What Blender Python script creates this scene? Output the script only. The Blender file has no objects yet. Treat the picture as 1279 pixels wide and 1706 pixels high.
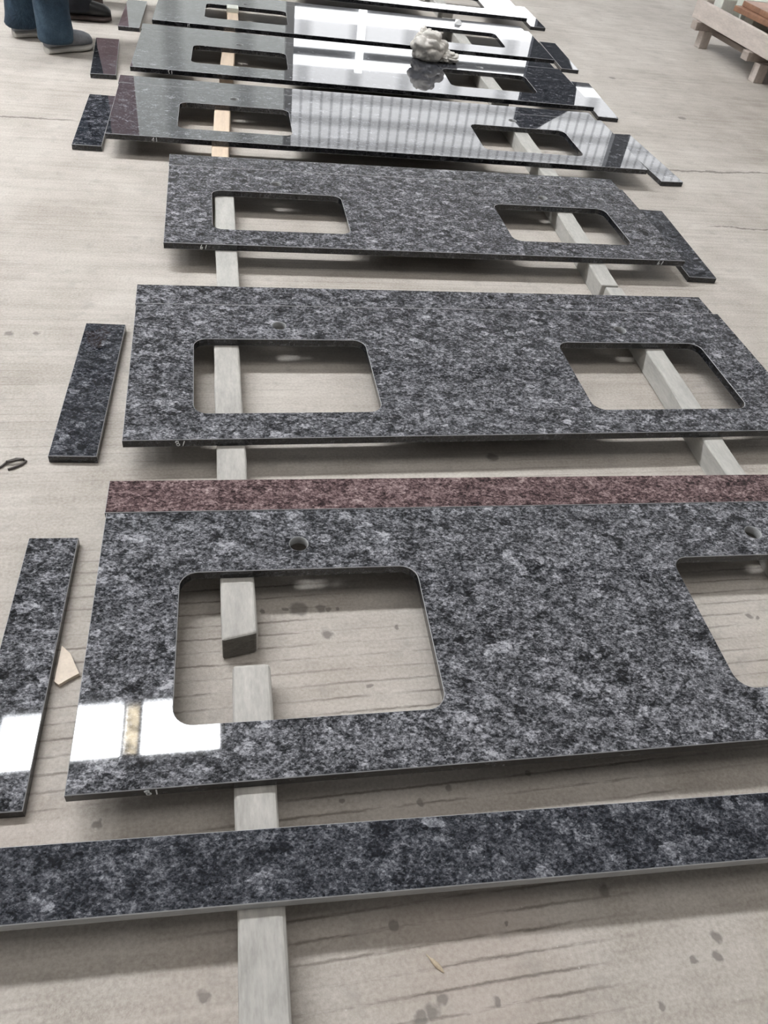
import bpy, bmesh, math, random
from mathutils import Vector, Matrix, noise
random.seed(7)
SC = bpy.context.scene
COL = SC.collection
rad = math.radians

# ------------------------------------------------------------------ camera, world, light, exposure
cam_d = bpy.data.cameras.new('camera'); cam = bpy.data.objects.new('camera', cam_d); COL.objects.link(cam)
cam_d.sensor_fit = 'VERTICAL'; cam_d.sensor_height = 24.0; cam_d.lens = 24.0 * 1290.0 / 1706.0
cam_d.clip_start = 0.02; cam_d.clip_end = 200
_R = Vector((0.98121988, -0.15249397, 0.11812337)); _U = Vector((0.02503877, 0.70789131, 0.70587744)); _F = Vector((0.19126056, 0.68966331, -0.69841529))
cam.matrix_world = Matrix(((_R.x, _U.x, -_F.x, 0), (_R.y, _U.y, -_F.y, 0), (_R.z, _U.z, -_F.z, 1.175), (0, 0, 0, 1)))
SC.camera = cam
SKY_MAIN = 66.0       # radiance of the roof lights in front of the camera
SIDE_FILL = 4.0        # added fill panels towards the side and far left walls
SKY_FILL = 1.5        # added fill panel over the camera, unseen in the slabs
WIN = 4.6             # glow of the added, unseen far wall windows and pillar
CORR = 2.4            # glow of the added, unseen corrugated band
world = bpy.data.worlds.new('world'); SC.world = world; world.use_nodes = True
world.node_tree.nodes['Background'].inputs[0].default_value = (0.85, 0.92, 1, 1)
world.node_tree.nodes['Background'].inputs[1].default_value = 1.0
SC.view_settings.view_transform = 'Standard'; SC.view_settings.look = 'None'
SC.view_settings.exposure = 0.22; SC.view_settings.gamma = 1.0; SC.view_settings.use_curve_mapping = False

# ------------------------------------------------------------------ node helpers
class NT:
    def __init__(s, name):
        s.m = bpy.data.materials.new(name); s.m.use_nodes = True; s.t = s.m.node_tree
        s.b = s.t.nodes['Principled BSDF']
    def n(s, typ, **kw):
        nd = s.t.nodes.new(typ)
        for k, v in kw.items(): setattr(nd, k, v)
        return nd
    def put(s, sock, v):
        if isinstance(v, bpy.types.NodeSocket): s.t.links.new(v, sock)
        else: sock.default_value = v
    def math(s, op, a, b=None, c=None, clamp=False):
        nd = s.n('ShaderNodeMath', operation=op, use_clamp=clamp)
        s.put(nd.inputs[0], a)
        if b is not None: s.put(nd.inputs[1], b)
        if c is not None: s.put(nd.inputs[2], c)
        return nd.outputs[0]
    def vec(s, op, a, b=None):
        nd = s.n('ShaderNodeVectorMath', operation=op); s.put(nd.inputs[0], a)
        if b is not None: s.put(nd.inputs[1], b)
        return nd.outputs[1] if op in ('LENGTH', 'DISTANCE') else nd.outputs[0]
    def noise(s, vec, scale, detail=2, rough=0.5, dist=0.0):
        nd = s.n('ShaderNodeTexNoise'); s.put(nd.inputs['Vector'], vec)
        nd.inputs['Scale'].default_value = scale; nd.inputs['Detail'].default_value = detail
        nd.inputs['Roughness'].default_value = rough; nd.inputs['Distortion'].default_value = dist
        return nd.outputs[0]
    def voro(s, vec, scale, out='Distance', feature='F1', rnd=1.0):
        nd = s.n('ShaderNodeTexVoronoi', feature=feature); s.put(nd.inputs['Vector'], vec)
        nd.inputs['Scale'].default_value = scale; nd.inputs['Randomness'].default_value = rnd
        return nd.outputs[out]
    def ramp(s, fac, stops):
        nd = s.n('ShaderNodeValToRGB'); s.put(nd.inputs[0], fac); e = nd.color_ramp.elements
        while len(e) < len(stops): e.new(0.5)
        for el, (p, c) in zip(e, stops):
            el.position = p; el.color = (*c, 1) if len(c) == 3 else c
        return nd.outputs[0]
    def mix(s, fac, a, b, mode='MIX'):
        nd = s.n('ShaderNodeMix', data_type='RGBA', blend_type=mode)
        s.put(nd.inputs[0], fac)
        for i, v in ((6, a), (7, b)):
            s.put(nd.inputs[i], (*v, 1) if isinstance(v, tuple) and len(v) == 3 else v)
        return nd.outputs[2]
    def rng(s, v, a, b, c=0.0, d=1.0):
        nd = s.n('ShaderNodeMapRange'); s.put(nd.inputs[0], v)
        for i, x in enumerate((a, b, c, d)): nd.inputs[i + 1].default_value = x
        return nd.outputs[0]
    def objco(s, randomize=True, scale=(1, 1, 1), rot=0):
        o = s.n('ShaderNodeTexCoord').outputs['Object']
        mp = s.n('ShaderNodeMapping'); s.put(mp.inputs[0], o); mp.inputs['Scale'].default_value = scale
        mp.inputs['Rotation'].default_value = (0, 0, rot)
        o = mp.outputs[0]
        if randomize:
            r = s.n('ShaderNodeObjectInfo').outputs['Random']
            c = s.n('ShaderNodeCombineXYZ'); s.put(c.inputs[0], s.math('MULTIPLY', r, 37.0)); s.put(c.inputs[1], s.math('MULTIPLY', r, 91.0))
            o = s.vec('ADD', o, c.outputs[0])
        return o
    def bump(s, h, strength=0.3, dist=0.005):
        nd = s.n('ShaderNodeBump'); s.put(nd.inputs['Height'], h); nd.inputs['Strength'].default_value = strength
        nd.inputs['Distance'].default_value = dist; s.t.links.new(nd.outputs[0], s.b.inputs['Normal'])
    def done(s, col=None, rough=None, ior=None):
        if col is not None: s.put(s.b.inputs['Base Color'], (*col, 1) if isinstance(col, tuple) and len(col) == 3 else col)
        if rough is not None: s.put(s.b.inputs['Roughness'], rough)
        if ior: s.b.inputs['IOR'].default_value = ior
        return s.m

def granite(name, stops, rough=0.03, rot=0.5, blob=0.25, ior=1.5):
    """Speckled dark granite: fine crystals, centimetre flakes and hand-sized cloudy patches."""
    m = NT(name)
    co = m.objco(scale=(1.0, 1.35, 1.0), rot=rot)
    n1 = m.noise(co, 30, 2, 0.6); n2 = m.noise(co, 125, 2, 0.6, 0.3); n3 = m.noise(co, 420, 2, 0.7)
    vc = m.n('ShaderNodeSeparateColor'); m.put(vc.inputs[0], m.voro(m.vec('ADD', co, (3.1, 1.7, 0)), 260, 'Color'))
    wob = m.n('ShaderNodeTexNoise'); m.put(wob.inputs['Vector'], co); wob.inputs['Scale'].default_value = 70; wob.inputs['Detail'].default_value = 4
    co2 = m.vec('ADD', co, m.vec('MULTIPLY', wob.outputs['Color'], (0.03, 0.03, 0.03)))
    vb = m.n('ShaderNodeSeparateColor'); m.put(vb.inputs[0], m.voro(co2, 44, 'Color'))
    big = m.rng(vb.outputs[0], 0.80, 1.0, 0.0, 1.0); drk = m.rng(vb.outputs[1], 0.80, 1.0, 0.0, 1.0)
    v = m.math('MULTIPLY', n1, 0.30)
    v = m.math('MULTIPLY_ADD', n2, 0.52, v); v = m.math('MULTIPLY_ADD', n3, 0.32, v)
    v = m.math('MULTIPLY_ADD', vc.outputs[0], 0.13, v)
    v = m.math('MULTIPLY_ADD', big, blob * 0.42, v); v = m.math('MULTIPLY_ADD', drk, -blob * 0.36, v)
    return m.done(m.ramp(v, stops), rough, ior)

GR = [(0.46, (0.008, 0.0085, 0.0097)), (0.56, (0.0281, 0.029, 0.0333)), (0.65, (0.0924, 0.094, 0.1041)), (0.74, (0.2109, 0.212, 0.2309)), (0.86, (0.4218, 0.42, 0.4509))]
GRD = [(0.47, (0.006, 0.007, 0.0097)), (0.58, (0.0201, 0.022, 0.0279)), (0.69, (0.0623, 0.065, 0.0762)), (0.81, (0.1707, 0.175, 0.1933)), (0.93, (0.3314, 0.335, 0.365))]
GRR = [(0.46, (0.016, 0.009, 0.010)), (0.56, (0.052, 0.032, 0.034)), (0.65, (0.125, 0.082, 0.084)), (0.74, (0.23, 0.165, 0.165)), (0.86, (0.40, 0.32, 0.31))]  # red overhead reflection put into the strip's stone colour
M = {}
M['granite'] = granite('steel_grey_granite', GR)
M['granite_dark'] = granite('blue_black_granite', GRD, blob=0.32)
M['granite_red_reflection'] = granite('granite_with_red_reflection', GRR)
GRP = [(a, tuple(c * 0.8 for c in col)) for a, col in GRD]
M['granite_far'] = granite('mirror_polished_granite', GRP, rough=0.02, ior=1.55)
def simple(name, col, rough=0.6, var=0.25, scale=30, bump=0.0, streak=(1, 1, 1), ior=1.45):
    m = NT(name); co = m.objco(scale=streak)
    f = m.noise(co, scale, 5, 0.65); g = m.noise(co, scale * 7, 3, 0.6)
    f = m.math('MULTIPLY_ADD', g, 0.4, m.math('MULTIPLY', f, 0.8))
    a = tuple(c * (1 - var) for c in col); b = tuple(min(1, c * (1 + var)) for c in col)
    if bump: m.bump(f, bump, 0.004)
    return m.done(m.ramp(f, [(0.35, a), (0.8, b)]), rough, ior)
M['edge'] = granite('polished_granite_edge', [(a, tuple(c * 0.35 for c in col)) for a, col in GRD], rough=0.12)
M['arris'] = simple('honed_arris', (0.30, 0.30, 0.31), 0.35, 0.2)
M['raw'] = simple('raw_drilled_granite', (0.33, 0.335, 0.34), 0.8, 0.3, 120)
M['sawn'] = simple('sawn_granite_edge', (0.34, 0.345, 0.35), 0.7, 0.22, 90, streak=(0.3, 1, 1))
M['chalk'] = simple('white_paint_marker', (0.75, 0.76, 0.78), 0.7, 0.1)
M['grey_bar'] = simple('dusty_grey_timber', (0.40, 0.385, 0.36), 0.85, 0.28, 9, 0.15, (3, 0.8, 3))
M['dark_end'] = simple('dark_sawn_end', (0.12, 0.112, 0.10), 0.9, 0.45, 30, 0.3, (1, 1, 2))  # end face set darker than the bar
M['pale_bar'] = simple('pale_grey_timber', (0.42, 0.41, 0.385), 0.85, 0.22, 9, 0.15, (3, 0.8, 3))
M['wood_bar'] = simple('new_pine_timber', (0.60, 0.48, 0.37), 0.75, 0.16, 7, 0.1, (8, 0.7, 3))
M['crate'] = simple('weathered_crate_timber', (0.52, 0.46, 0.42), 0.85, 0.22, 6, 0.3, (6, 0.8, 3))
M['crate_dark'] = simple('weathered_crate_timber_brown', (0.34, 0.29, 0.26), 0.85, 0.25, 6, 0.3, (6, 0.8, 3))
M['rust'] = simple('rust_brown_stone', (0.30, 0.16, 0.10), 0.5, 0.45, 5)
M['pale_stone'] = simple('pale_stone', (0.66, 0.68, 0.62), 0.7, 0.12, 14)
M['cream'] = simple('cream_stone_chip', (0.72, 0.62, 0.52), 0.8, 0.12, 40)
M['rag'] = simple('grey_rag_cloth', (0.66, 0.63, 0.59), 0.95, 0.22, 25, 0.3)
M['paper'] = simple('white_paper', (0.82, 0.82, 0.82), 0.8, 0.05)
M['wire'] = simple('dark_wire', (0.07, 0.06, 0.055), 0.5, 0.3)
M['twig'] = simple('dry_straw', (0.46, 0.38, 0.28), 0.8, 0.25, 60)
def denim():
    m = NT('dark_blue_denim'); co = m.objco(False)
    f = m.noise(co, 7, 4, 0.6); g = m.noise(co, 300, 2)
    f = m.math('MULTIPLY_ADD', g, 0.25, m.math('MULTIPLY', f, 0.85))
    m.bump(m.noise(co, 22, 3, 0.6, 0.6), 0.5, 0.02)
    return m.done(m.ramp(f, [(0.35, (0.010, 0.020, 0.036)), (0.55, (0.026, 0.052, 0.085)), (0.78, (0.075, 0.125, 0.175))]), 0.9)
M['denim'] = denim()
M['black_cloth'] = simple('black_cloth', (0.012, 0.013, 0.018), 0.9, 0.4, 12, 0.3)
M['grey_shoe'] = simple('grey_suede', (0.20, 0.205, 0.225), 0.85, 0.3, 20, 0.2)
M['grey_sole'] = simple('pale_rubber_sole', (0.50, 0.48, 0.45), 0.7, 0.12, 30)
M['black_shoe'] = simple('black_leather', (0.012, 0.012, 0.013), 0.45, 0.4)
M['dark_sole'] = simple('dark_rubber_sole', (0.08, 0.06, 0.055), 0.7, 0.3)
M['skin'] = simple('skin', (0.52, 0.33, 0.24), 0.55, 0.06)
M['hair'] = simple('black_hair', (0.015, 0.013, 0.012), 0.5, 0.4, 80)
M['shirt'] = simple('grey_work_shirt', (0.20, 0.22, 0.25), 0.9, 0.15, 12, 0.2)
M['shirt_dark'] = simple('navy_work_shirt', (0.03, 0.035, 0.06), 0.9, 0.2, 12, 0.2)
M['roof'] = simple('grey_roof_sheet', (0.45, 0.46, 0.47), 0.6, 0.08, 2)
M['steel'] = simple('grey_painted_steel', (0.36, 0.37, 0.38), 0.5, 0.08, 2)
M['plaster'] = simple('grey_cement_wall', (0.62, 0.625, 0.61), 0.9, 0.12, 1.2)
M['maroon'] = simple('maroon_reflection_panel', (0.56, 0.39, 0.42), 0.5, 0.1, 3)
M['beige'] = simple('buff_painted_timber', (0.68, 0.58, 0.42), 0.7, 0.3, 5)
M['dark_sheet'] = simple('charcoal_sheeting', (0.075, 0.08, 0.095), 0.8, 0.15, 3)
def blocks():
    m = NT('grey_block_masonry'); co = m.objco(False)
    b = m.n('ShaderNodeTexBrick'); 
    sp = m.n('ShaderNodeSeparateXYZ'); m.put(sp.inputs[0], co); cb = m.n('ShaderNodeCombineXYZ')
    m.put(cb.inputs[0], sp.outputs[0]); m.put(cb.inputs[1], sp.outputs[2]); m.put(b.inputs['Vector'], cb.outputs[0])
    b.inputs['Color1'].default_value = (0.55, 0.56, 0.58, 1); b.inputs['Color2'].default_value = (0.47, 0.48, 0.50, 1); b.inputs['Mortar'].default_value = (0.3, 0.3, 0.3, 1)
    b.inputs['Scale'].default_value = 1.0; b.inputs['Brick Width'].default_value = 0.62; b.inputs['Row Height'].default_value = 0.3; b.inputs['Mortar Size'].default_value = 0.012
    return m.done(b.outputs[0], 0.8)
M['blocks'] = blocks()
def daylit(name, strength, col=(0.96, 0.98, 1.0), lines=None, purlin=None):
    """A glowing sheet: daylit panes and roof lights, added fill, wall and beam pieces."""
    m = NT(name); e = m.n('ShaderNodeEmission'); s = strength
    if lines or purlin:
        co = m.objco(False); sp = m.n('ShaderNodeSeparateXYZ'); m.put(sp.inputs[0], co); f = 1.0
        if lines:
            w = m.math('FRACT', m.math('DIVIDE', sp.outputs[0], lines)); w = m.math('ABSOLUTE', m.math('SUBTRACT', w, 0.5))
            f = m.rng(w, 0.06, 0.2, 0.62, 1.0)
        if purlin:
            w2 = m.math('FRACT', m.math('DIVIDE', sp.outputs[2], purlin)); w2 = m.math('ABSOLUTE', m.math('SUBTRACT', w2, 0.5))
            f = m.math('MULTIPLY', f, m.rng(w2, 0.12, 0.3, 0.6, 1.0))
        s = m.math('MULTIPLY', f, strength)
    if 'stained' in name:
        s = m.math('MULTIPLY', m.rng(m.noise(m.objco(False), 7, 3, 0.6), 0.36, 0.56, 0.25, 1.2), strength)
    m.put(e.inputs[1], s); e.inputs[0].default_value = (*col, 1)
    m.t.links.new(e.outputs[0], m.t.nodes['Material Output'].inputs[0])
    return m.m
M['sky_main'] = daylit('bright_roof_light', SKY_MAIN); M['beam_glow'] = daylit('stained_roof_light', SKY_MAIN * 0.24, (1.0, 0.86, 0.62), None, None); M['side_fill'] = daylit('side_fill_panel', SIDE_FILL); M['sky_fill'] = daylit('overhead_fill_panel', SKY_FILL, (1.0, 0.97, 0.93))  # beam_glow is a roof beam given a glow; sky_main also serves two added panels
M['window_or_glow'] = daylit('added_pane_and_pillar_glow', WIN); M['corr'] = daylit('added_corrugated_sheet', CORR, (0.97, 0.98, 1.0), 0.17, 0.36)
M['block_glow'] = daylit('glowing_block_band', 2.4, (0.97, 0.98, 1.0), 0.85); M['dull'] = daylit('glowing_grey_wall', 1.0, (0.96, 1.0, 0.97), 1.1)  # grey block bands and left wall glow so the slabs reflect them bright
M['corr_low'] = daylit('added_ribbed_sheet', WIN * 0.8, (1, 1, 1), 0.16)

def concrete(drops, cracks):
    m = NT('dusty_concrete_floor')
    co = m.objco(False); sp = m.n('ShaderNodeSeparateXYZ'); m.put(sp.inputs[0], co); X, Y = sp.outputs[0], sp.outputs[1]
    big = m.noise(co, 0.9, 4, 0.6); mid = m.noise(co, 5, 5, 0.65); fine = m.noise(co, 160, 4, 0.7); grit = m.noise(co, 420, 2, 0.6)
    st = m.n('ShaderNodeMapping'); m.put(st.inputs[0], co); st.inputs['Scale'].default_value = (1.2, 22, 1); streak = m.noise(st.outputs[0], 1.6, 4, 0.6)
    v = m.math('MULTIPLY', big, 0.35); v = m.math('MULTIPLY_ADD', mid, 0.3, v); v = m.math('MULTIPLY_ADD', fine, 0.36, v); v = m.math('MULTIPLY_ADD', streak, 0.22, v)
    col = m.ramp(v, [(0.44, (0.270, 0.237, 0.206)), (0.58, (0.415, 0.378, 0.338)), (0.72, (0.545, 0.508, 0.465))])
    pink = m.math('MULTIPLY', m.rng(Y, 0.95, 0.4), m.rng(m.noise(m.vec('ADD', co, (5, 2, 0)), 2.2, 2), 0.42, 0.62))
    col = m.mix(m.math('MULTIPLY', pink, 0.35), col, (0.40, 0.325, 0.285))
    # trowel grooves, parallel to the slabs, broken and fading away from the camera
    wob = m.math('MULTIPLY', m.math('SUBTRACT', m.noise(co, 4, 2, 0.5), 0.5), 0.007)
    wob = m.math('MULTIPLY_ADD', m.math('SUBTRACT', m.noise(co, 60, 3, 0.7), 0.5), 0.006, wob)
    g = m.math('ABSOLUTE', m.math('SUBTRACT', m.math('FRACT', m.math('DIVIDE', m.math('ADD', Y, m.math('MULTIPLY_ADD', X, -0.02, wob)), 0.0288)), 0.5))
    st2 = m.n('ShaderNodeMapping'); m.put(st2.inputs[0], co); st2.inputs['Scale'].default_value = (4, 34, 1)
    brk = m.rng(m.noise(st2.outputs[0], 1.3, 4, 0.75), 0.40, 0.54); 
    near = m.rng(Y, 0.95, 1.3, 1.0, 0.32); far = m.rng(Y, 2.6, 4.0, 1.0, 0.0); near = m.math('MULTIPLY', near, m.rng(m.math('ADD', m.math('MULTIPLY', X, 0.7), Y), 0.28, 0.42, 0.25, 1.0))
    zone = m.rng(m.noise(m.vec('ADD', co, (9, 4, 0)), 1.9, 2), 0.40, 0.54)
    wide = m.rng(g, 0.02, 0.11, 1.0, 0.0)
    gf = m.math('MULTIPLY', m.math('MULTIPLY', wide, brk), m.math('MULTIPLY', m.math('MULTIPLY', near, far), zone))
    col = m.mix(m.math('MULTIPLY', gf, 0.8), col, (0.15, 0.128, 0.11))
    # random grey blotches and light specks
    bl = m.rng(m.noise(m.vec('ADD', co, (1.3, 7.7, 0)), 17, 5, 0.65), 0.55, 0.70)
    col = m.mix(m.math('MULTIPLY', bl, 0.4), col, (0.27, 0.245, 0.225))
    sk = m.rng(m.voro(co, 70), 0.10, 0.04)
    sk = m.math('MULTIPLY', sk, m.rng(mid, 0.52, 0.6)); col = m.mix(m.math('MULTIPLY', sk, 0.5), col, (0.72, 0.69, 0.65))
    # oil and water drops where the photograph shows them
    wn = m.n('ShaderNodeTexNoise'); m.put(wn.inputs['Vector'], co); wn.inputs['Scale'].default_value = 60; wn.inputs['Detail'].default_value = 2
    cw = m.vec('ADD', co, m.vec('MULTIPLY', m.vec('SUBTRACT', wn.outputs['Color'], (0.5, 0.5, 0.5)), (0.018, 0.018, 0)))
    acc = None
    for (x, y, r) in drops:
        d = m.math('DIVIDE', m.vec('DISTANCE', cw, (x, y, 0)), r)
        acc = d if acc is None else m.math('MINIMUM', acc, d)
    dm = m.rng(acc, 1.15, 0.7); col = m.mix(m.math('MULTIPLY', dm, 0.72), col, (0.16, 0.145, 0.132))
    # cracks
    for (x0, x1, y, sl, w) in cracks:
        ln = m.math('SUBTRACT', m.math('MULTIPLY_ADD', X, -sl, Y), y - sl * x0)
        ln = m.math('MULTIPLY_ADD', m.math('SUBTRACT', m.noise(co, 7, 4, 0.7), 0.5), 0.08, ln)
        f = m.rng(m.math('ABSOLUTE', ln), w, w * 0.4); f = m.math('MULTIPLY', f, m.rng(X, x0, x0 + 0.05)); f = m.math('MULTIPLY', f, m.rng(X, x1, x1 - 0.05))
        col = m.mix(m.math('MULTIPLY', f, 0.75), col, (0.13, 0.115, 0.10))
    h = m.math('MULTIPLY_ADD', fine, 0.5, m.math('MULTIPLY', grit, 0.4)); h = m.math('MULTIPLY_ADD', gf, -1.2, h)
    m.bump(h, 0.35, 0.003)
    m.b.inputs['Specular IOR Level'].default_value = 0.35
    return m.done(col, 0.72)
DROPS = [(0.117, 0.908, 0.0182), (0.091, 0.91, 0.0055), (0.16, 0.906, 0.0103), (0.175, 0.903, 0.005), (0.166, 0.845, 0.01), (0.19, 0.902, 0.004), (0.051, 0.907, 0.0056), (0.331, 0.53, 0.0059),
 (0.47, 0.544, 0.005), (0.281, 0.513, 0.0068), (0.679, 0.268, 0.0084), (0.669, 0.244, 0.0082), (0.632, 0.242, 0.0054), (0.558, 0.194, 0.006), (0.332, 0.23, 0.0066), (0.614, 1.335, 0.0151),
 (-0.208, 0.528, 0.0069), (-0.053, 0.284, 0.0092), (0.532, 0.35, 0.0094), (0.208, 0.34, 0.0069), (0.224, 0.221, 0.0112), (0.242, 0.229, 0.0097), (0.257, 0.239, 0.0081), (0.156, 0.526, 0.005),
 (1.036, 0.833, 0.0094), (1.053, 0.827, 0.0054), (0.298, 0.853, 0.0058), (0.23, 0.73, 0.0064), (0.372, 0.321, 0.0044), (-0.486, 1.838, 0.009), (-0.551, 1.835, 0.011), (2.169, 4.567, 0.021), (2.325, 3.961, 0.023), (1.7, 3.502, 0.019)]
CRACKS = [(1.80, 3.60, 3.235, 0.06, 0.010), (-2.4, -0.55, 3.31, 0.02, 0.009), (1.83, 2.6, 2.68, 0.0, 0.007)]
M['floor'] = concrete(DROPS, CRACKS)

# ------------------------------------------------------------------ object helpers
def mesh_from(bm, name):
    me = bpy.data.meshes.new(name); bm.normal_update(); bm.to_mesh(me); bm.free(); return me
def obj(name, me, mat=None, parent=None, loc=None, rotz=None, smooth=False):
    if isinstance(me, bmesh.types.BMesh): me = mesh_from(me, name)
    o = bpy.data.objects.new(name, me); COL.objects.link(o)
    if mat is not None:
        for x in (mat if isinstance(mat, (list, tuple)) else [mat]): me.materials.append(x)
    if parent is not None: o.parent = parent
    if loc is not None: o.location = loc
    if rotz is not None: o.rotation_euler.z = rotz
    if smooth:
        for p in me.polygons: p.use_smooth = True
    return o
def empty(name, loc=(0, 0, 0), rotz=0):
    o = bpy.data.objects.new(name, None); COL.objects.link(o); o.location = loc; o.rotation_euler.z = rotz; o.empty_display_size = 0.1; return o
def tag(o, label, cat, group=None):
    o['label'] = label; o['category'] = cat
    if group: o['group'] = group
    return o
def structure(o): o['kind'] = 'structure'; return o
def box_bm(sx, sy, sz, bev=0.0, seg=2, at=(0, 0, 0), bm=None):
    """A box with its base centre at AT."""
    b = bmesh.new(); bmesh.ops.create_cube(b, size=1)
    bmesh.ops.scale(b, vec=(sx, sy, sz), verts=b.verts); bmesh.ops.translate(b, vec=(at[0], at[1], at[2] + sz / 2), verts=b.verts)
    if bev: bmesh.ops.bevel(b, geom=b.edges[:], offset=bev, segments=seg, affect='EDGES', profile=0.6)
    if bm is None: return b
    me = bpy.data.meshes.new('t'); b.to_mesh(me); b.free(); bm.from_mesh(me); bpy.data.meshes.remove(me); return bm
def prism_bm(pts, z0, z1):
    b = bmesh.new(); lo = [b.verts.new((x, y, z0)) for x, y in pts]; hi = [b.verts.new((x, y, z1)) for x, y in pts]; n = len(pts)
    b.faces.new(list(reversed(lo))); b.faces.new(hi)
    for i in range(n): b.faces.new((lo[i], lo[(i + 1) % n], hi[(i + 1) % n], hi[i]))
    bmesh.ops.recalc_face_normals(b, faces=b.faces); return b
def loft_bm(rings, bm=None, cap=True):
    b = bm or bmesh.new(); vs = [[b.verts.new(p) for p in r] for r in rings]; n = len(rings[0])
    for a, c in zip(vs, vs[1:]):
        for i in range(n): b.faces.new((a[i], a[(i + 1) % n], c[(i + 1) % n], c[i]))
    if cap: b.faces.new(list(reversed(vs[0]))); b.faces.new(vs[-1])
    bmesh.ops.recalc_face_normals(b, faces=b.faces); return b
def tube_me(name, paths, r, cyclic=False):
    cu = bpy.data.curves.new(name, 'CURVE'); cu.dimensions = '3D'; cu.bevel_depth = r; cu.bevel_resolution = 2; cu.use_fill_caps = True
    for p in paths:
        s = cu.splines.new('POLY'); s.points.add(len(p) - 1)
        for q, c in zip(s.points, p): q.co = (*c, 1)
    return bake(cu, name)
def bake(cu, name, mods=None):
    t = bpy.data.objects.new('temporary', cu); COL.objects.link(t)
    if mods: mods(t)
    dg = bpy.context.evaluated_depsgraph_get(); me = bpy.data.meshes.new_from_object(t.evaluated_get(dg)); me.name = name
    bpy.data.objects.remove(t)
    return me

# ------------------------------------------------------------------ the hall
hall = structure(obj('floor', box_bm(34, 26, 0.2, at=(0, 4, -0.2)), M['floor']))
ROOF = 7.0; YB = 14.0
def slabbox(name, x0, x1, y0, y1, z0, z1, mat):
    o = obj(name, box_bm(x1 - x0, y1 - y0, z1 - z0), mat); o.location = ((x0 + x1) / 2, (y0 + y1) / 2, z0); return structure(o)
# roof with rectangular openings for the roof lights and added fill panels
lights = [('sky_main', -2.56, -1.26, 4.30, 4.97), ('sky_main', -1.05, -0.21, 4.30, 4.97), ('beam_glow', -1.235, -1.085, 4.32, 4.95), ('sky_main', -5.2, -3.0, 4.30, 4.97), ('sky_main', -8.6, -6.4, 4.30, 4.97),  # yellow strip is a roof beam given a glow; leftmost panels added for light
          ('side_fill', -12.2, -10.6, -5, 9), ('side_fill', 13.2, 15.0, -5, 9), ('sky_fill', -7.5, 9.5, -0.7, 2.1), ('side_fill', -10.5, -2.8, 11.6, 13.0)]  # side and overhead panels are added fill, kept out of slab reflections
cu = bpy.data.curves.new('ceiling', 'CURVE'); cu.dimensions = '2D'; cu.fill_mode = 'BOTH'; cu.extrude = 0.04
def poly(cu, pts):
    s = cu.splines.new('POLY'); s.points.add(len(pts) - 1); s.use_cyclic_u = True
    for q, p in zip(s.points, pts): q.co = (p[0], p[1], 0, 1)
poly(cu, [(-17, -9), (17, -9), (17, YB + 0.3), (-17, YB + 0.3)])
for (_, a, b, c, d) in lights: poly(cu, [(a, c), (b, c), (b, d), (a, d)])
structure(obj('ceiling', bake(cu, 'ceiling'), M['roof'], loc=(0, 0, ROOF)))
for i, (mt, a, b, c, d) in enumerate(lights): slabbox('window_or_glow_%d' % (i + 1), a - 0.03, b + 0.03, c - 0.03, d + 0.03, ROOF + 0.045, ROOF + 0.075, M[mt])
k = 1
for y in (2.4, 6.6, 9.0, 11.4): slabbox('trim_%d' % k, -16.9, 16.9, y - 0.06, y + 0.06, ROOF - 0.24, ROOF - 0.041, M['steel']); k += 1
slabbox('wall_left', -17.2, -17, -9, YB, 0, ROOF, M['plaster']); slabbox('wall_right', 17, 17.2, -9, YB, 0, ROOF, M['plaster'])
slabbox('wall_front', -17, 17, -9.2, -9, 0, ROOF, M['plaster']); slabbox('wall_back', -17, 17, YB, YB + 0.2, 0, ROOF, M['plaster'])
# unseen far wall bands, shaped for slab reflections: ribbed sheets, windows, masonry, corrugated sheets
XL, XR = 1.11, 12.5
w = len(lights) + 1
for (z0, z1, mt, dep) in [(0.9, 1.88, 'corr_low', .05), (1.97, 2.14, 'window_or_glow', .05), (2.38, 2.52, 'window_or_glow', .05), (2.63, 2.78, 'window_or_glow', .05), (3.06, 4.22, 'corr', .06)]:
    slabbox('window_or_glow_%d' % w, XL, XR, YB - dep, YB, z0, z1, M[mt]); w += 1
for (z0, z1) in [(0.0, 0.9), (2.14, 2.38), (2.78, 3.06)]: slabbox('trim_%d' % k, XL, XR, YB - 0.09, YB, z0, z1, M['block_glow'] if z0 else M['blocks']); k += 1  # upper block bands are given a glow
for (z0, z1) in [(1.88, 1.97), (2.52, 2.63)]: slabbox('trim_%d' % k, XL, XR, YB - 0.08, YB, z0, z1, M['steel']); k += 1
o = obj('trim_%d' % k, prism_bm([(5.0, 1.6), (5.5, 1.6), (5.62, 2.1), (5.92, 2.5), (6.0, 3.05), (5.6, 3.3), (5.25, 3.55), (5.0, 3.35)], 0, 0.12), M['dark_sheet']); o.rotation_euler.x = rad(90); o.location = (0, YB - 0.1, 0); structure(o); k += 1
slabbox('trim_%d' % k, 2.12, 2.24, YB - 0.16, YB - 0.09, 1.9, 2.80, M['window_or_glow']); k += 1  # pale pillar given the same glow as the panes
slabbox('trim_%d' % k, XL - 0.12, XL, YB - 0.3, YB, 0, ROOF - 0.3, M['plaster']); k += 1
slabbox('window_or_glow_%d' % w, -1.37, XL - 0.12, YB - 0.06, YB, 0.9, 4.3, M['dull']); w += 1  # grey wall given a glow so the slabs reflect it lighter
slabbox('window_or_glow_%d' % w, -12, -1.9, YB - 0.06, YB, 0.9, 4.3, M['dull']); w += 1  # same glowing grey wall, further left
slabbox('reflection_panel_1', -1.9, -1.37, YB - 0.05, YB, 0, 4.3, M['maroon'])  # unseen panel added so the fourth slab reflects a purple patch
slabbox('trim_%d' % k, 6.9, 7.2, YB - 0.25, YB - 0.1, 0, 4.3, M['steel']); k += 1

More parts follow.
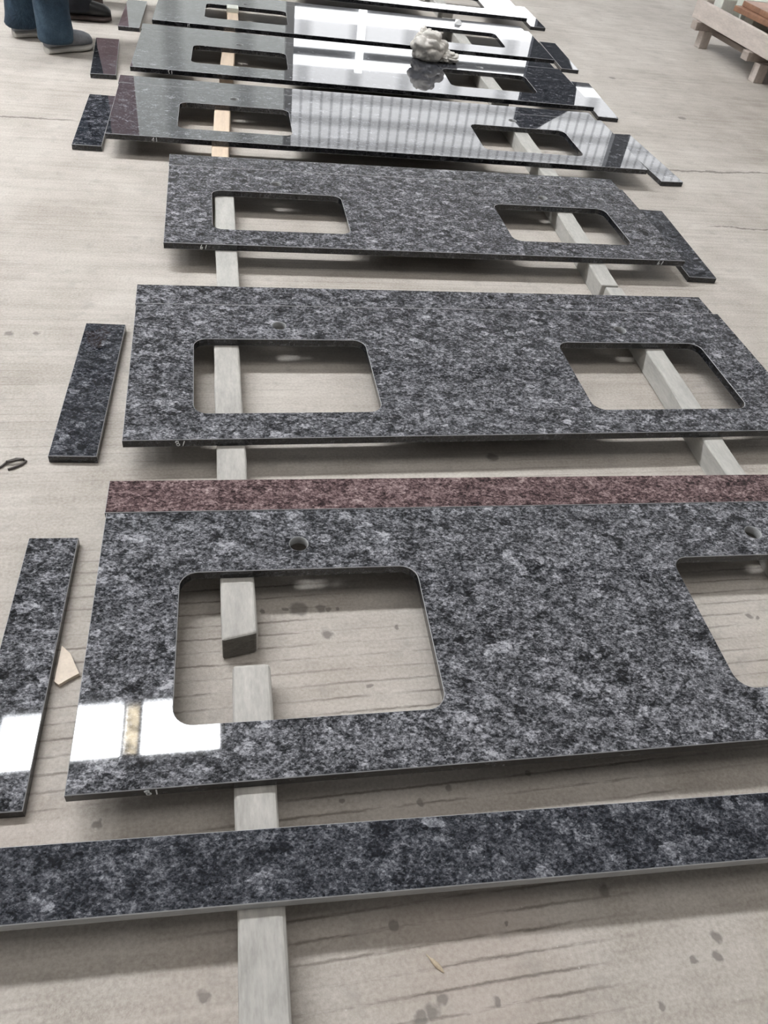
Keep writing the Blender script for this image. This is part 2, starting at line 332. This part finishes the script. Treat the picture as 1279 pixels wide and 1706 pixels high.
# ------------------------------------------------------------------ granite tops
ZT, TH = 0.08, 0.02
def rrect(x0, x1, y0, y1, r, n=7):
    pts = []
    for cx, cy, a0 in ((x1 - r, y1 - r, 0), (x0 + r, y1 - r, 90), (x0 + r, y0 + r, 180), (x1 - r, y0 + r, 270)):
        for i in range(n + 1): a = rad(a0 + 90 * i / n); pts.append((cx + r * math.cos(a), cy + r * math.sin(a)))
    return pts
def slab_me(name, L, D, cuts=(), holes=(), arris=0.0012, th=TH, raw_front=False):
    """A granite slab, base at z=0: top/bottom, edge, arris, raw = material slots 0,1,2,3."""
    cu = bpy.data.curves.new(name, 'CURVE'); cu.dimensions = '2D'; cu.fill_mode = 'BOTH'
    cu.bevel_depth = arris; cu.bevel_resolution = 0; cu.extrude = th / 2 - arris; cu.offset = -arris
    poly(cu, [(0, 0), (L, 0), (L, D), (0, D)])
    for c in cuts: poly(cu, rrect(*c, 0.032))
    for (hx, hy) in holes: poly(cu, [(hx + 0.0175 * math.cos(i * math.pi / 14), hy + 0.0175 * math.sin(i * math.pi / 14)) for i in range(28)])
    me = bake(cu, name)
    bm = bmesh.new(); bm.from_mesh(me); bmesh.ops.remove_doubles(bm, verts=bm.verts, dist=1e-5)
    bmesh.ops.translate(bm, vec=(0, 0, th / 2), verts=bm.verts); bmesh.ops.recalc_face_normals(bm, faces=bm.faces)
    bm.normal_update()
    for f in bm.faces:
        c = f.calc_center_median(); nz = abs(f.normal.z); f.material_index = 0 if nz > 0.95 else (2 if nz > 0.2 else 1); f.smooth = False
        if nz < 0.95:
            for (hx, hy) in holes:
                if (c.x - hx) ** 2 + (c.y - hy) ** 2 < 0.03 ** 2: f.material_index = 3; f.smooth = nz < 0.2
            if raw_front and c.y < 0.004: f.material_index = 3
    me.materials.clear(); bm.to_mesh(me); bm.free(); return me
STROKES = {
 '8': [[(.5, .52), (.12, .66), (.05, .85), (.3, 1), (.7, .95), (.72, .72), (.5, .52), (.9, .4), (.98, .15), (.7, 0), (.35, .05), (.25, .3), (.5, .52)]],
 '6': [[(.62, 1), (.3, .6), (.08, .08), (.55, 0), (.85, .2), (.8, .48), (.5, .42), (.3, .2)]],
 '1': [[(.75, 1), (.35, 0)]], '4': [[(.75, 1), (.75, 0), (.05, .22), (.7, .8)]], 'I': [[(.5, 1), (.5, 0)]], '5': [[(.75, 1), (.2, .9), (.6, .3), (.65, 0)]], '/': [[(.7, 1), (.25, 0)]]}
def mark(text, x, parent, h=0.0125, z=0.0035, name='chalk_number'):
    paths = []; cx = x
    for ch in text:
        for st in STROKES[ch]: paths.append([(cx + a * h * 0.72, -0.0004, z + b * h) for a, b in st])
        cx += h * (0.62 if ch in '1I/' else 0.98)
    o = obj(name, tube_me(name, paths, 0.0011), M['chalk'], parent); o['label'] = 'white hand-painted number'; return o
def vanity(pose, d, label, mats, marks, with_strip=None, tiltx=0.0, group='granite vanity tops laid out in a row'):
    x, y, t = pose; t = rad(t)
    cuts = [(d['xa'], d['xb'], d['yf'], d['yb']), (d['xc'], d['xd'], d['yf'], d['yb'])]
    me = slab_me('granite_vanity_top', d['L'], d['D'], cuts, [(d['h1'], d['hy']), (d['h2'], d['hy'])])
    o = obj('granite_vanity_top', me, mats, None, (x, y, ZT - TH), t); tag(o, label, 'countertop', group); o.rotation_euler.x = tiltx
    for (tx, mx) in marks: mark(tx, mx, o)
    if with_strip:
        lab, smats, S, so, L2 = with_strip; q = Vector((so, d['D'] + 0.0012, 0)); q.rotate(Matrix.Rotation(t, 3, 'Z'))
        s = obj('granite_backsplash', slab_me('granite_backsplash', L2, S), smats, None, (x + q.x, y + q.y, ZT - TH), t)
        tag(s, lab, 'backsplash strip', 'backsplash strips behind the vanity tops')
    return o
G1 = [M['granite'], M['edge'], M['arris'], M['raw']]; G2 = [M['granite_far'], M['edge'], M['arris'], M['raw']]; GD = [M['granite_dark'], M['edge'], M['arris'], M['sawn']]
GRS = [M['granite_red_reflection'], M['edge'], M['arris'], M['raw']]
dA = dict(L=1.7, D=.5605, xa=.1427, xb=.5774, xc=1.11, xd=1.545, yf=.0984, yb=.4056, h1=.3599, h2=1.3293, hy=.4695)
dB = dict(L=1.688, D=.5518, xa=.146, xb=.5756, xc=1.1115, xd=1.5399, yf=.0901, yb=.3897, h1=.3617, h2=1.3262, hy=.4548)
dC = dict(L=1.6817, D=.5638, xa=.1409, xb=.5665, xc=1.1086, xd=1.533, yf=.0987, yb=.3796, h1=.3544, h2=1.3195, hy=.4513)
dD = dict(L=2.113, D=.5605, xa=.2464, xb=.6751, xc=1.444, xd=1.872, yf=.0988, yb=.3846, h1=.46, h2=1.66, hy=.467)
dE = dict(L=2.12, D=.5807, xa=.2476, xb=.6786, xc=1.446, xd=1.876, yf=.1312, yb=.3998, h1=.462, h2=1.66, hy=.47)
dF = dict(L=2.112, D=.56, xa=.2487, xb=.6761, xc=1.444, xd=1.872, yf=.1401, yb=.4278, h1=.462, h2=1.66, hy=.49)
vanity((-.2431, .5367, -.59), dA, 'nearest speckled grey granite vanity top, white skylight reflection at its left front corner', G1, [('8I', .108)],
       ('speckled granite strip with a red reflection painted in, along the back of the nearest vanity top', GRS, .09, -.003, 1.69))
vanity((-.2252, 1.3118, .83), dB, 'grey granite vanity top second from the camera, marked 81, behind the red-tinted strip', G1, [('81', .108)],
       ('grey granite strip along the back of the second vanity top, right end set in', G1, .0967, -.002, 1.675))
vanity((-.179, 2.2072, .55), dC, 'grey granite vanity top third from the camera, marked 61 twice on its front edge', G1, [('61', .103), ('61', 1.583)],
       ('dull grey granite strip along the back of the third vanity top', G1, .0952, -.001, 1.672))
vanity((-.4151, 3.0206, -.35), dD, 'mirror-polished vanity top fourth from the camera, reflecting ribbed white sheets', G2, [('4I', .160)],
       ('polished strip behind the fourth vanity top, nearest of the mirror-bright strips', G2, .094, -.004, 2.09))
vanity((-.3847, 3.7994, -1.28), dE, 'polished granite vanity top fifth from the camera, the crumpled rag lying on it', G2, [('5I', .156)],
       ('polished strip behind the fifth vanity top, beside the crumpled rag', G2, .094, -.004, 2.10))
vanity((-.3339, 4.5615, -1.63), dF, 'polished granite vanity top sixth from the camera, white paper scrap on it', G2, [('I5', .168)],
       ('polished strip behind the sixth vanity top, under the front edge of the farthest one', G2, .094, -.004, 2.09))
vanity((-.232, 5.435, -1.5), dict(dF), 'farthest granite vanity top, cut off by the top of the picture', G2, [])
# loose strip across the front
fs = obj('granite_backsplash', slab_me('granite_backsplash', 1.75, 0.099, raw_front=True), GD, None, (-.62, .383, ZT - TH), rad(-1.75))
tag(fs, 'loose dark granite strip with a pale sawn edge, across the front nearest the camera', 'backsplash strip')
# side splashes lying on the floor
def side(quad, mats, label, name='granite_side_splash'):
    (fx0, fy0), (fx1, fy1), (bx, by) = quad      # front-left, front-right, back-left
    W = math.hypot(fx1 - fx0, fy1 - fy0); H = math.hypot(bx - fx0, by - fy0); t = math.atan2(by - fy0, bx - fx0) - math.pi / 2
    o = obj(name, slab_me(name, W, H), mats, None, (fx0, fy0, 0.0), t)
    return tag(o, label, 'side splash', 'short granite side splashes on the floor')
side(((-.4015, .551), (-.311, .548), (-.386, 1.095)), G1, 'dark granite side splash left of the nearest vanity top, cut by the picture edge')
side(((-.385, 1.335), (-.2855, 1.334), (-.364, 1.862)), GD, 'blue-black granite side splash on the floor left of the second vanity top')
side(((-.542, 3.059), (-.439, 3.060), (-.537, 3.603)), GD, 'blue-black side splash left of the fourth vanity top, corner tucked beside it')
side(((-.562, 3.866), (-.457, 3.888), (-.590, 4.40)), G2, 'glossy side splash on the floor in front of the grey shoes')
side(((-.508, 4.634), (-.406, 4.652), (-.500, 5.17)), G2, 'glossy side splash on the floor beside the black shoe')
side(((1.547, 2.231), (1.648, 2.237), (1.573, 2.76)), GD, 'side splash sticking out right of the third vanity top')
side(((1.804, 3.053), (1.905, 3.067), (1.775, 3.59)), GD, 'side splash sticking out right of the fourth vanity top')
side(((1.802, 3.822), (1.905, 3.825), (1.840, 4.36)), G2, 'side splash sticking out right of the fifth vanity top')
side(((1.864, 4.590), (1.965, 4.593), (1.895, 5.12)), G2, 'side splash sticking out right of the sixth vanity top')
side(((1.945, 5.470), (2.045, 5.474), (1.960, 6.00)), G2, 'side splash sticking out right of the farthest vanity top')

# ------------------------------------------------------------------ bearers under the slabs
def bar(x0, y0, x1, y1, w, mat, label, h=0.06, bev=0.004, end=None, rough=0.0015, slant=0.0):
    L = math.hypot(x1 - x0, y1 - y0); t = math.atan2(y1 - y0, x1 - x0) - math.pi / 2
    b = bmesh.new(); bmesh.ops.create_cube(b, size=1); bmesh.ops.scale(b, vec=(w, L, h), verts=b.verts); bmesh.ops.translate(b, vec=(0, L / 2, h / 2), verts=b.verts)
    for v in b.verts:
        if v.co.y < 0.01 and v.co.x > 0: v.co.y += slant
    bmesh.ops.bevel(b, geom=b.edges[:], offset=bev, segments=3, affect='EDGES', profile=0.5)
    le = [e for e in b.edges if abs(e.verts[0].co.y - e.verts[1].co.y) > L * 0.6]
    bmesh.ops.subdivide_edges(b, edges=le, cuts=14)
    s = random.random() * 50
    for v in b.verts:
        n = noise.noise_vector(Vector((v.co.x * 9 + s, v.co.y * 9, v.co.z * 9)))
        if 0.004 < v.co.z < h - 0.004: v.co.x += n.x * rough * 1.5
        v.co.x += noise.noise(Vector((s, v.co.y * 4, 0))) * rough
    o = obj('timber_bearer', b, [mat, end or mat], None, (x0, y0, 0), t)
    for p in o.data.polygons:
        if abs(p.normal.y) > 0.75: p.material_index = 1
    return tag(o, label, 'bearer', 'square bearers under the granite slabs')
bar(.022, -.12, .0235, .752, .064, M['grey_bar'], 'grey bearer running out of the bottom of the picture under the loose strip', bev=.008)
bar(.006, .802, -.008, 1.80, .062, M['grey_bar'], 'grey bearer with a dark end showing inside the nearest left sink cutout', end=M['dark_end'], bev=.006, slant=.012)
bar(.004, 1.83, -.004, 2.80, .063, M['pale_bar'], 'pale grey bearer under the left of the third vanity top')
bar(-.016, 2.84, .006, 3.72, .061, M['wood_bar'], 'yellow pine bearer under the left of the fourth vanity top')
bar(.018, 3.86, .045, 4.56, .060, M['wood_bar'], 'yellow pine bearer under the left of the fifth vanity top')
bar(.062, 4.63, .068, 5.36, .060, M['wood_bar'], 'yellow pine bearer under the left of the sixth vanity top')
bar(1.160, .92, 1.192, 2.068, .053, M['pale_bar'], 'pale grey bearer under the right of the second vanity top', rough=.003)
bar(1.184, 2.078, 1.215, 2.84, .058, M['pale_bar'], 'pale grey bearer under the right of the third vanity top', rough=.003)
bar(1.262, 2.88, 1.272, 3.70, .064, M['pale_bar'], 'pale grey bearer under the right of the fourth vanity top')
bar(1.305, 3.83, 1.312, 4.50, .068, M['pale_bar'], 'pale grey bearer under the right of the fifth vanity top')
bar(1.335, 4.60, 1.345, 5.28, .070, M['pale_bar'], 'pale grey bearer under the right of the sixth vanity top')
bar(1.380, 5.42, 1.386, 6.05, .070, M['pale_bar'], 'pale grey bearer under the right of the farthest vanity top')

# ------------------------------------------------------------------ rag, chip, paper, wire, straw
def crumple(sx, sy, sz, seed, loc, name, rotz=0, bm=None):
    b = bmesh.new(); bmesh.ops.create_icosphere(b, subdivisions=5, radius=1)
    for v in b.verts:
        d = v.co.normalized(); q = d * 1.5 + Vector((seed, seed * .7, 0))
        r = 1 + 0.26 * noise.noise(q) - 0.26 * (1 - min(1, abs(noise.noise(q * 0.95 + Vector((5, 1, 2)))) * 2.2)) ** 3 - 0.10 * (1 - min(1, abs(noise.noise(q * 1.7 + Vector((1, 8, 2)))) * 2.5)) ** 3
        p = d * r; v.co = Vector((p.x * sx, p.y * sy, max(p.z * sz, -sz * 0.72)))
    zm = min(v.co.z for v in b.verts)
    bmesh.ops.translate(b, vec=(0, 0, -zm), verts=b.verts)
    if rotz: bmesh.ops.rotate(b, cent=(0, 0, 0), matrix=Matrix.Rotation(rotz, 3, 'Z'), verts=b.verts)
    bmesh.ops.translate(b, vec=loc, verts=b.verts)
    if bm is None: return b
    me = bpy.data.meshes.new('t'); b.to_mesh(me); b.free(); bm.from_mesh(me); bpy.data.meshes.remove(me); return bm
b = crumple(.088, .075, .078, 3.1, (0, 0, 0), 'r'); crumple(.062, .05, .030, 8.4, (.095, .0, 0), 'r', bm=b); crumple(.05, .05, .06, 5.2, (-.02, .02, .04), 'r', bm=b)
tag(obj('crumpled_rag', b, M['rag'], None, (1.022, 4.285, ZT + 0.0005), smooth=True), 'crumpled grey cloth rag lying on the polished fifth vanity top', 'rag')
tag(obj('stone_chip', prism_bm([(-.297, .847), (-.281, .83), (-.262, .788), (-.272, .782), (-.281, .776), (-.292, .768), (-.300, .775)], 0.0, 0.008), M['cream']), 'cream triangular stone chip beside the nearest left side splash', 'stone chip')
b = bmesh.new(); pv = [b.verts.new(p) for p in ((0, 0, .001), (.05, .005, .002), (.045, .035, .012), (.012, .03, .020), (.03, .015, .022))]
for f in ((0, 1, 4), (1, 2, 4), (2, 3, 4), (3, 0, 4)): b.faces.new([pv[i] for i in f])
po = obj('paper_scrap', b, M['paper'], None, (1.335, 5.06, ZT)); sm = po.modifiers.new('thickness', 'SOLIDIFY'); sm.thickness = 0.001
tag(po, 'tiny white folded paper scrap on the sixth vanity top', 'paper')
wp = [(-.500, 1.300, .003), (-.478, 1.322, .003), (-.468, 1.337, .004), (-.452, 1.345, .004), (-.440, 1.344, .004), (-.432, 1.338, .003), (-.438, 1.328, .003), (-.452, 1.318, .003), (-.464, 1.312, .003)]
wp2 = [(-.470, 1.333, .007), (-.460, 1.332, .008), (-.447, 1.337, .008), (-.436, 1.341, .007)]
tag(obj('wire_loop', tube_me('wire_loop', [wp, wp2], .0025), M['wire']), 'small dark loop of wire on the floor at the left picture edge', 'wire')
b = bmesh.new(); loft_bm([[(x + s * math.cos(i), y + s * math.sin(i) * .8, .003 + s * 0.7 * math.sin(i * 1.0)) for i in [j * math.pi / 4 for j in range(8)]] for x, y, s in ((.2465, .2965, .0006), (.251, .291, .001), (.2535, .288, .0026), (.259, .281, .0036), (.2635, .2755, .0024), (.2665, .2715, .0007))], b)
tag(obj('dry_straw', b, M['twig'], smooth=True), 'short dry straw on the concrete at the bottom of the picture', 'straw')
tag(obj('stone_block', box_bm(.062, .075, .022, .003), M['pale_stone'], None, (.066, 4.955, .0605)), 'small grey stone block on the pine bearer under the sixth vanity top', 'block')

# ------------------------------------------------------------------ crate at the right
CX, CY, CRZ = 3.12, 4.18, rad(2.5)
cr = empty('timber_crate', (CX, CY, 0), CRZ)
tag(cr, 'weathered timber crate on low legs holding stone, at the upper right', 'crate')
def cpart(name, sx, sy, sz, at, mat='crate'):
    return obj(name, box_bm(sx, sy, sz, 0.005), M[mat], cr, at)
CW, CL = 1.0, 1.37
cpart('side_board', .035, CL, .105, (.0175, CL / 2, .15)); cpart('side_board', .035, CL, .105, (CW - .0175, CL / 2, .15))
cpart('end_board', CW - .071, .035, .115, (CW / 2, CL - .045, .15)); cpart('end_board', CW - .071, .035, .115, (CW / 2, .03, .15))
for yy in (.20, .62, 1.27): cpart('cross_beam', CW + .05, .07, .048, (CW / 2, yy, .1005), 'crate_dark')
for xx in (.105, CW - .105): cpart('bottom_rail', .055, CL - .1, .03, (xx + (.07 if xx < .5 else -.07), CL / 2, .070), 'crate_dark')
for xx in (.08, CW - .08):
    for yy in (.57, 1.27): cpart('leg', .065, .065, .10, (xx, yy, 0), 'crate')
for yy in (.35, .95): cpart('floor_plank', CW - .08, .50, .016, (CW / 2, yy, .150), 'crate_dark')
def incrate(x, y): p = Vector((x, y, 0)); p.rotate(Matrix.Rotation(CRZ, 3, 'Z')); return CX + p.x, CY + p.y
for i, (x, y, z, rz) in enumerate(((.50, .72, .249, 3), (.52, .69, .280, 0))):
    o = obj('stone_tile', box_bm(.70, .86, .030, .004), M['rust'], None, (*incrate(x, y), z), CRZ + rad(rz))
    tag(o, ('lower' if i == 0 else 'upper') + ' rust-brown stone tile stacked in the timber crate', 'stone tile', 'rust-brown tiles in the crate')
for i, (x, y, lab, sz) in enumerate(((.12, 1.23, 'pale greenish stone block in the far corner of the timber crate', (.10, .10, .13)), (.32, 1.22, 'wide pale stone block against the far board of the timber crate', (.2, .11, .14)), (.27, 1.05, 'grey-green spacer block under the far edge of the brown tiles', (.12, .10, .08)), (.70, .42, 'pale spacer block under the near edge of the brown tiles', (.12, .12, .08)))):
    tag(obj('stone_block', box_bm(*sz, .006), M['pale_stone'], None, (*incrate(x, y), .1675), CRZ), lab, 'block', 'pale blocks in the crate')

# ------------------------------------------------------------------ people
def ring(c, rx, ry, d, n=18, up=None, ph=0.0, wr=0.0):
    d = Vector(d).normalized(); a = Vector((0, 0, 1)).cross(d) if abs(d.z) < .95 else Vector((1, 0, 0)); a.normalize() if a.length else None
    if up is not None: a = Vector(up)
    b = d.cross(a).normalized(); a = b.cross(d).normalized()
    out = []
    for i in range(n):
        t = 2 * math.pi * i / n; k = 1 + wr * noise.noise(Vector((math.cos(t) * 2 + ph, math.sin(t) * 2, c[2] * 14)))
        out.append(Vector(c) + a * (rx * math.cos(t) * k) + b * (ry * math.sin(t) * k))
    return out
def skin_me(name, V, E, root):
    me = bpy.data.meshes.new(name); me.from_pydata([v[0] for v in V], E, [])
    def mods(t):
        m = t.modifiers.new('s', 'SKIN'); t.modifiers.new('u', 'SUBSURF').levels = 1
        for i, v in enumerate(V):
            sv = t.data.skin_vertices[0].data[i]; r = v[1]; sv.radius = (r, r) if not isinstance(r, tuple) else r; sv.use_root = i == root
    return bake(me, name, mods)
def shoe(parent, heel, toe, mat, sole, width=.098, high=.085, lab=None):
    h, t = Vector(heel), Vector(toe); L = (t - h).length; d = (t - h).normalized(); s = Vector((-d.y, d.x, 0))
    prof = [(0.0, .22, .70), (.012, .30, .80), (.04, .34, .95), (.15, .37, 1.0), (.32, .36, .98), (.45, .39, .90), (.58, .45, .76), (.72, .49, .68), (.86, .44, .60), (.95, .31, .48), (1.0, .12, .32)]
    ez = .028
    def cs(u, wf, top, zf, z0):
        c = h + d * (L * u); out = []
        for i in range(16):
            a = 2 * math.pi * i / 16; x = math.cos(a); z = math.sin(a)
            xx = math.copysign(abs(x) ** .7, x) * wf * width * (1.0 if z < 0.3 else 1 - .35 * (z - .3)); zz = z0 + (math.copysign(abs(z) ** .8, z) * .5 + .5) * zf
            out.append(c + s * xx + Vector((0, 0, zz)))
        return out
    up = obj('shoe', loft_bm([cs(u, wf, top, top * high, ez - .006) for u, wf, top in prof]), mat, parent, smooth=True)
    if lab: up['label'] = lab
    so = obj('sole', loft_bm([cs(u, wf * 1.07, top, ez if u < .9 else ez * .85, 0.0 if u < .9 else .004) for u, wf, top in prof]), sole, up)
    return up
def person(loc, feet, face, M_leg, M_shirt, M_shoe, M_sole, label, lean=0.0, arms='front'):
    r = empty('person', (*loc, 0)); tag(r, label, 'person', None)
    O = Vector((*loc, 0)); f = Vector((math.cos(face), math.sin(face), 0)); s = Vector((-f.y, f.x, 0))
    def W(a, b, z): return f * a + s * b + Vector((0, 0, z))
    ft = [[Vector((*p, 0)) - O for p in q] for q in feet]         # (left, right) each (heel, toe)
    ank = [q[0] + (q[1] - q[0]) * .27 + Vector((0, 0, .09)) for q in ft]
    pel = (ank[0] + ank[1]) * .5; pel = Vector((pel.x, pel.y, .93)); 
    hips = [pel + s * .095 + Vector((0, 0, -.02)), pel - s * .095 + Vector((0, 0, -.02))]
    knee = [(hips[i] * .47 + ank[i] * .53) + f * .03 for i in (0, 1)]
    P = lambda a, b, z: Vector((pel.x, pel.y, 0)) + W(a + lean * max(0, z - .95), b, z)
    V, E = [], []
    def add(p, rr, par=None):
        V.append((tuple(p), rr))
        if par is not None: E.append((par, len(V) - 1))
        return len(V) - 1
    root = add(pel, .12); sp = add(P(0, 0, 1.10), .115, root); ch = add(P(.0, 0, 1.30), .125, sp); nb = add(P(-.005, 0, 1.43), .07, ch); nk = add(P(.01, 0, 1.50), .052, nb)
    jw = add(P(.03, 0, 1.56), .066, nk); hd = add(P(.02, 0, 1.63), .084, jw); tp = add(P(.01, 0, 1.70), .062, hd)
    nose = add(P(.108, 0, 1.60), .013, hd)
    for q in (1, -1): add(P(.015, .088 * q, 1.61), .016, hd)
    for i in (0, 1):
        h_ = add(hips[i], .088, root); kn = add(knee[i], .056, h_); cf = add(knee[i] * .6 + ank[i] * .4, .048, kn); an = add(ank[i] - Vector((0, 0, .02)), .032, cf); add(ft[i][0] + (ft[i][1] - ft[i][0]) * .72 + Vector((0, 0, .03)), .017, an)
    for q in (1, -1):
        sh = add(P(0, .17 * q, 1.40), .058, nb); el = add(P(-.02, .235 * q, 1.12), .041, sh)
        wr_ = add(P(.10, .24 * q, .90) if arms == 'down' else P(.22, .10 * q, 1.02), .027, el)
        base = Vector(V[wr_][0]); dr = (base - Vector(V[el][0])).normalized(); pm = add(base + dr * .05, (.034, .022), wr_)
        for j, ln in enumerate((.075, .083, .078, .06)):
            k0 = base + dr * .075 + f * (.026 - .0175 * j); a1 = add(k0, .0092, pm); a2 = add(k0 + dr * ln * .5, .0085, a1); add(k0 + dr * ln * .9 - s * q * .02, .0075, a2)
        t1 = add(base + dr * .035 + f * .035, .0105, wr_); add(base + dr * .085 + f * .052 - s * q * .012, .0085, t1)
    obj('body', skin_me('body', V, E, root), M['skin'], r, smooth=True)
    # trousers: two legs and a seat in one mesh
    b = bmesh.new()
    for i in (0, 1):
        hem = ank[i] + Vector((0, 0, -.045)) - f * .004
        stn = [(hem, .070, .073), (hem + Vector((0, 0, .012)), .074, .078), (hem.lerp(knee[i], .12), .071, .076), (hem.lerp(knee[i], .28), .070, .075), (hem.lerp(knee[i], .5), .075, .080), (hem.lerp(knee[i], .75), .078, .083), (knee[i], .079, .084),
               (knee[i].lerp(hips[i], .35), .088, .094), (knee[i].lerp(hips[i], .7), .097, .105), (hips[i], .104, .118), (hips[i] + Vector((0, 0, .10)), .088, .110)]
        rr = [ring(c, x, y, (0, 0, 1), 20, f, i * 5.0, .07) for c, y, x in stn]; loft_bm(rr, b)
    rr = [ring(pel + Vector((0, 0, z)), x, y, (0, 0, 1), 20, f, 9, .03) for z, x, y in ((-.10, .09, .12), (-.04, .125, .185), (.03, .125, .19), (.10, .118, .178), (.13, .112, .17))]; loft_bm(rr, b)
    obj('trousers', b, M_leg, r, smooth=True)
    b = bmesh.new(); rr = [ring(P(0, 0, z), x, y, (0, 0, 1), 20, f, 4, .04) for z, x, y in ((.96, .130, .19), (1.02, .132, .188), (1.12, .128, .172), (1.24, .138, .185), (1.34, .142, .212), (1.41, .135, .215), (1.455, .105, .165), (1.485, .075, .085))]; loft_bm(rr, b)
    for q in (1, -1):
        A, B_ = P(0, .165 * q, 1.40), P(-.02, .235 * q, 1.12); C_ = P(.085, .239 * q, .925) if arms == 'down' else P(.20, .115 * q, 1.03)
        loft_bm([ring(A + (A - B_) * .1, .078, .074, B_ - A, 14, f), ring(A.lerp(B_, .4), .064, .062, B_ - A, 14, f), ring(B_, .055, .053, C_ - A, 14, f), ring(B_.lerp(C_, .5), .047, .045, C_ - B_, 14, f), ring(C_, .040, .038, C_ - B_, 14, f)], b)
    obj('shirt', b, M_shirt, r, smooth=True)
    b = bmesh.new(); bmesh.ops.create_icosphere(b, subdivisions=3, radius=1)
    for v in b.verts: v.co = P(0, 0, 0) + f * (v.co.x * .09 - .004 - (.02 if v.co.z < 0 else 0)) + s * v.co.y * .084 + Vector((0, 0, 1.655 + v.co.z * (.09 if v.co.z > 0 else .06)))
    bmesh.ops.delete(b, geom=[v for v in b.verts if (v.co - P(0, 0, 1.655)).dot(f) > .03 and v.co.z < 1.69], context='VERTS')
    obj('hair', b, M['hair'], r, smooth=True)
    for q in (1, -1):
        b = bmesh.new(); bmesh.ops.create_uvsphere(b, u_segments=10, v_segments=8, radius=.011); bmesh.ops.translate(b, vec=P(.088, .032 * q, 1.635), verts=b.verts); obj('eye', b, M['hair'], r, smooth=True)
    b = bmesh.new(); bmesh.ops.create_uvsphere(b, u_segments=10, v_segments=6, radius=1)
    for v in b.verts: v.co = P(.085, 0, 1.565) + f * v.co.x * .012 + s * v.co.y * .024 + Vector((0, 0, v.co.z * .006))
    obj('mouth', b, M['rust'], r, smooth=True)
    for i in (0, 1): shoe(r, ft[i][0], ft[i][1], M_shoe, M_sole)
    return r
person((-.84, 4.32), (((-.958, 4.372), (-.780, 4.468)), ((-.785, 4.165), (-.600, 4.300))), rad(12), M['denim'], M['shirt'], M['grey_shoe'], M['grey_sole'],
       'person standing in dark blue jeans and grey shoes, only the lower legs in view')
person((-.76, 4.93), (((-.86, 5.085), (-.625, 5.105)), ((-.775, 4.765), (-.552, 4.785))), rad(4), M['black_cloth'], M['shirt_dark'], M['black_shoe'], M['dark_sole'],
       'person in black trousers and black shoes behind the one in jeans')
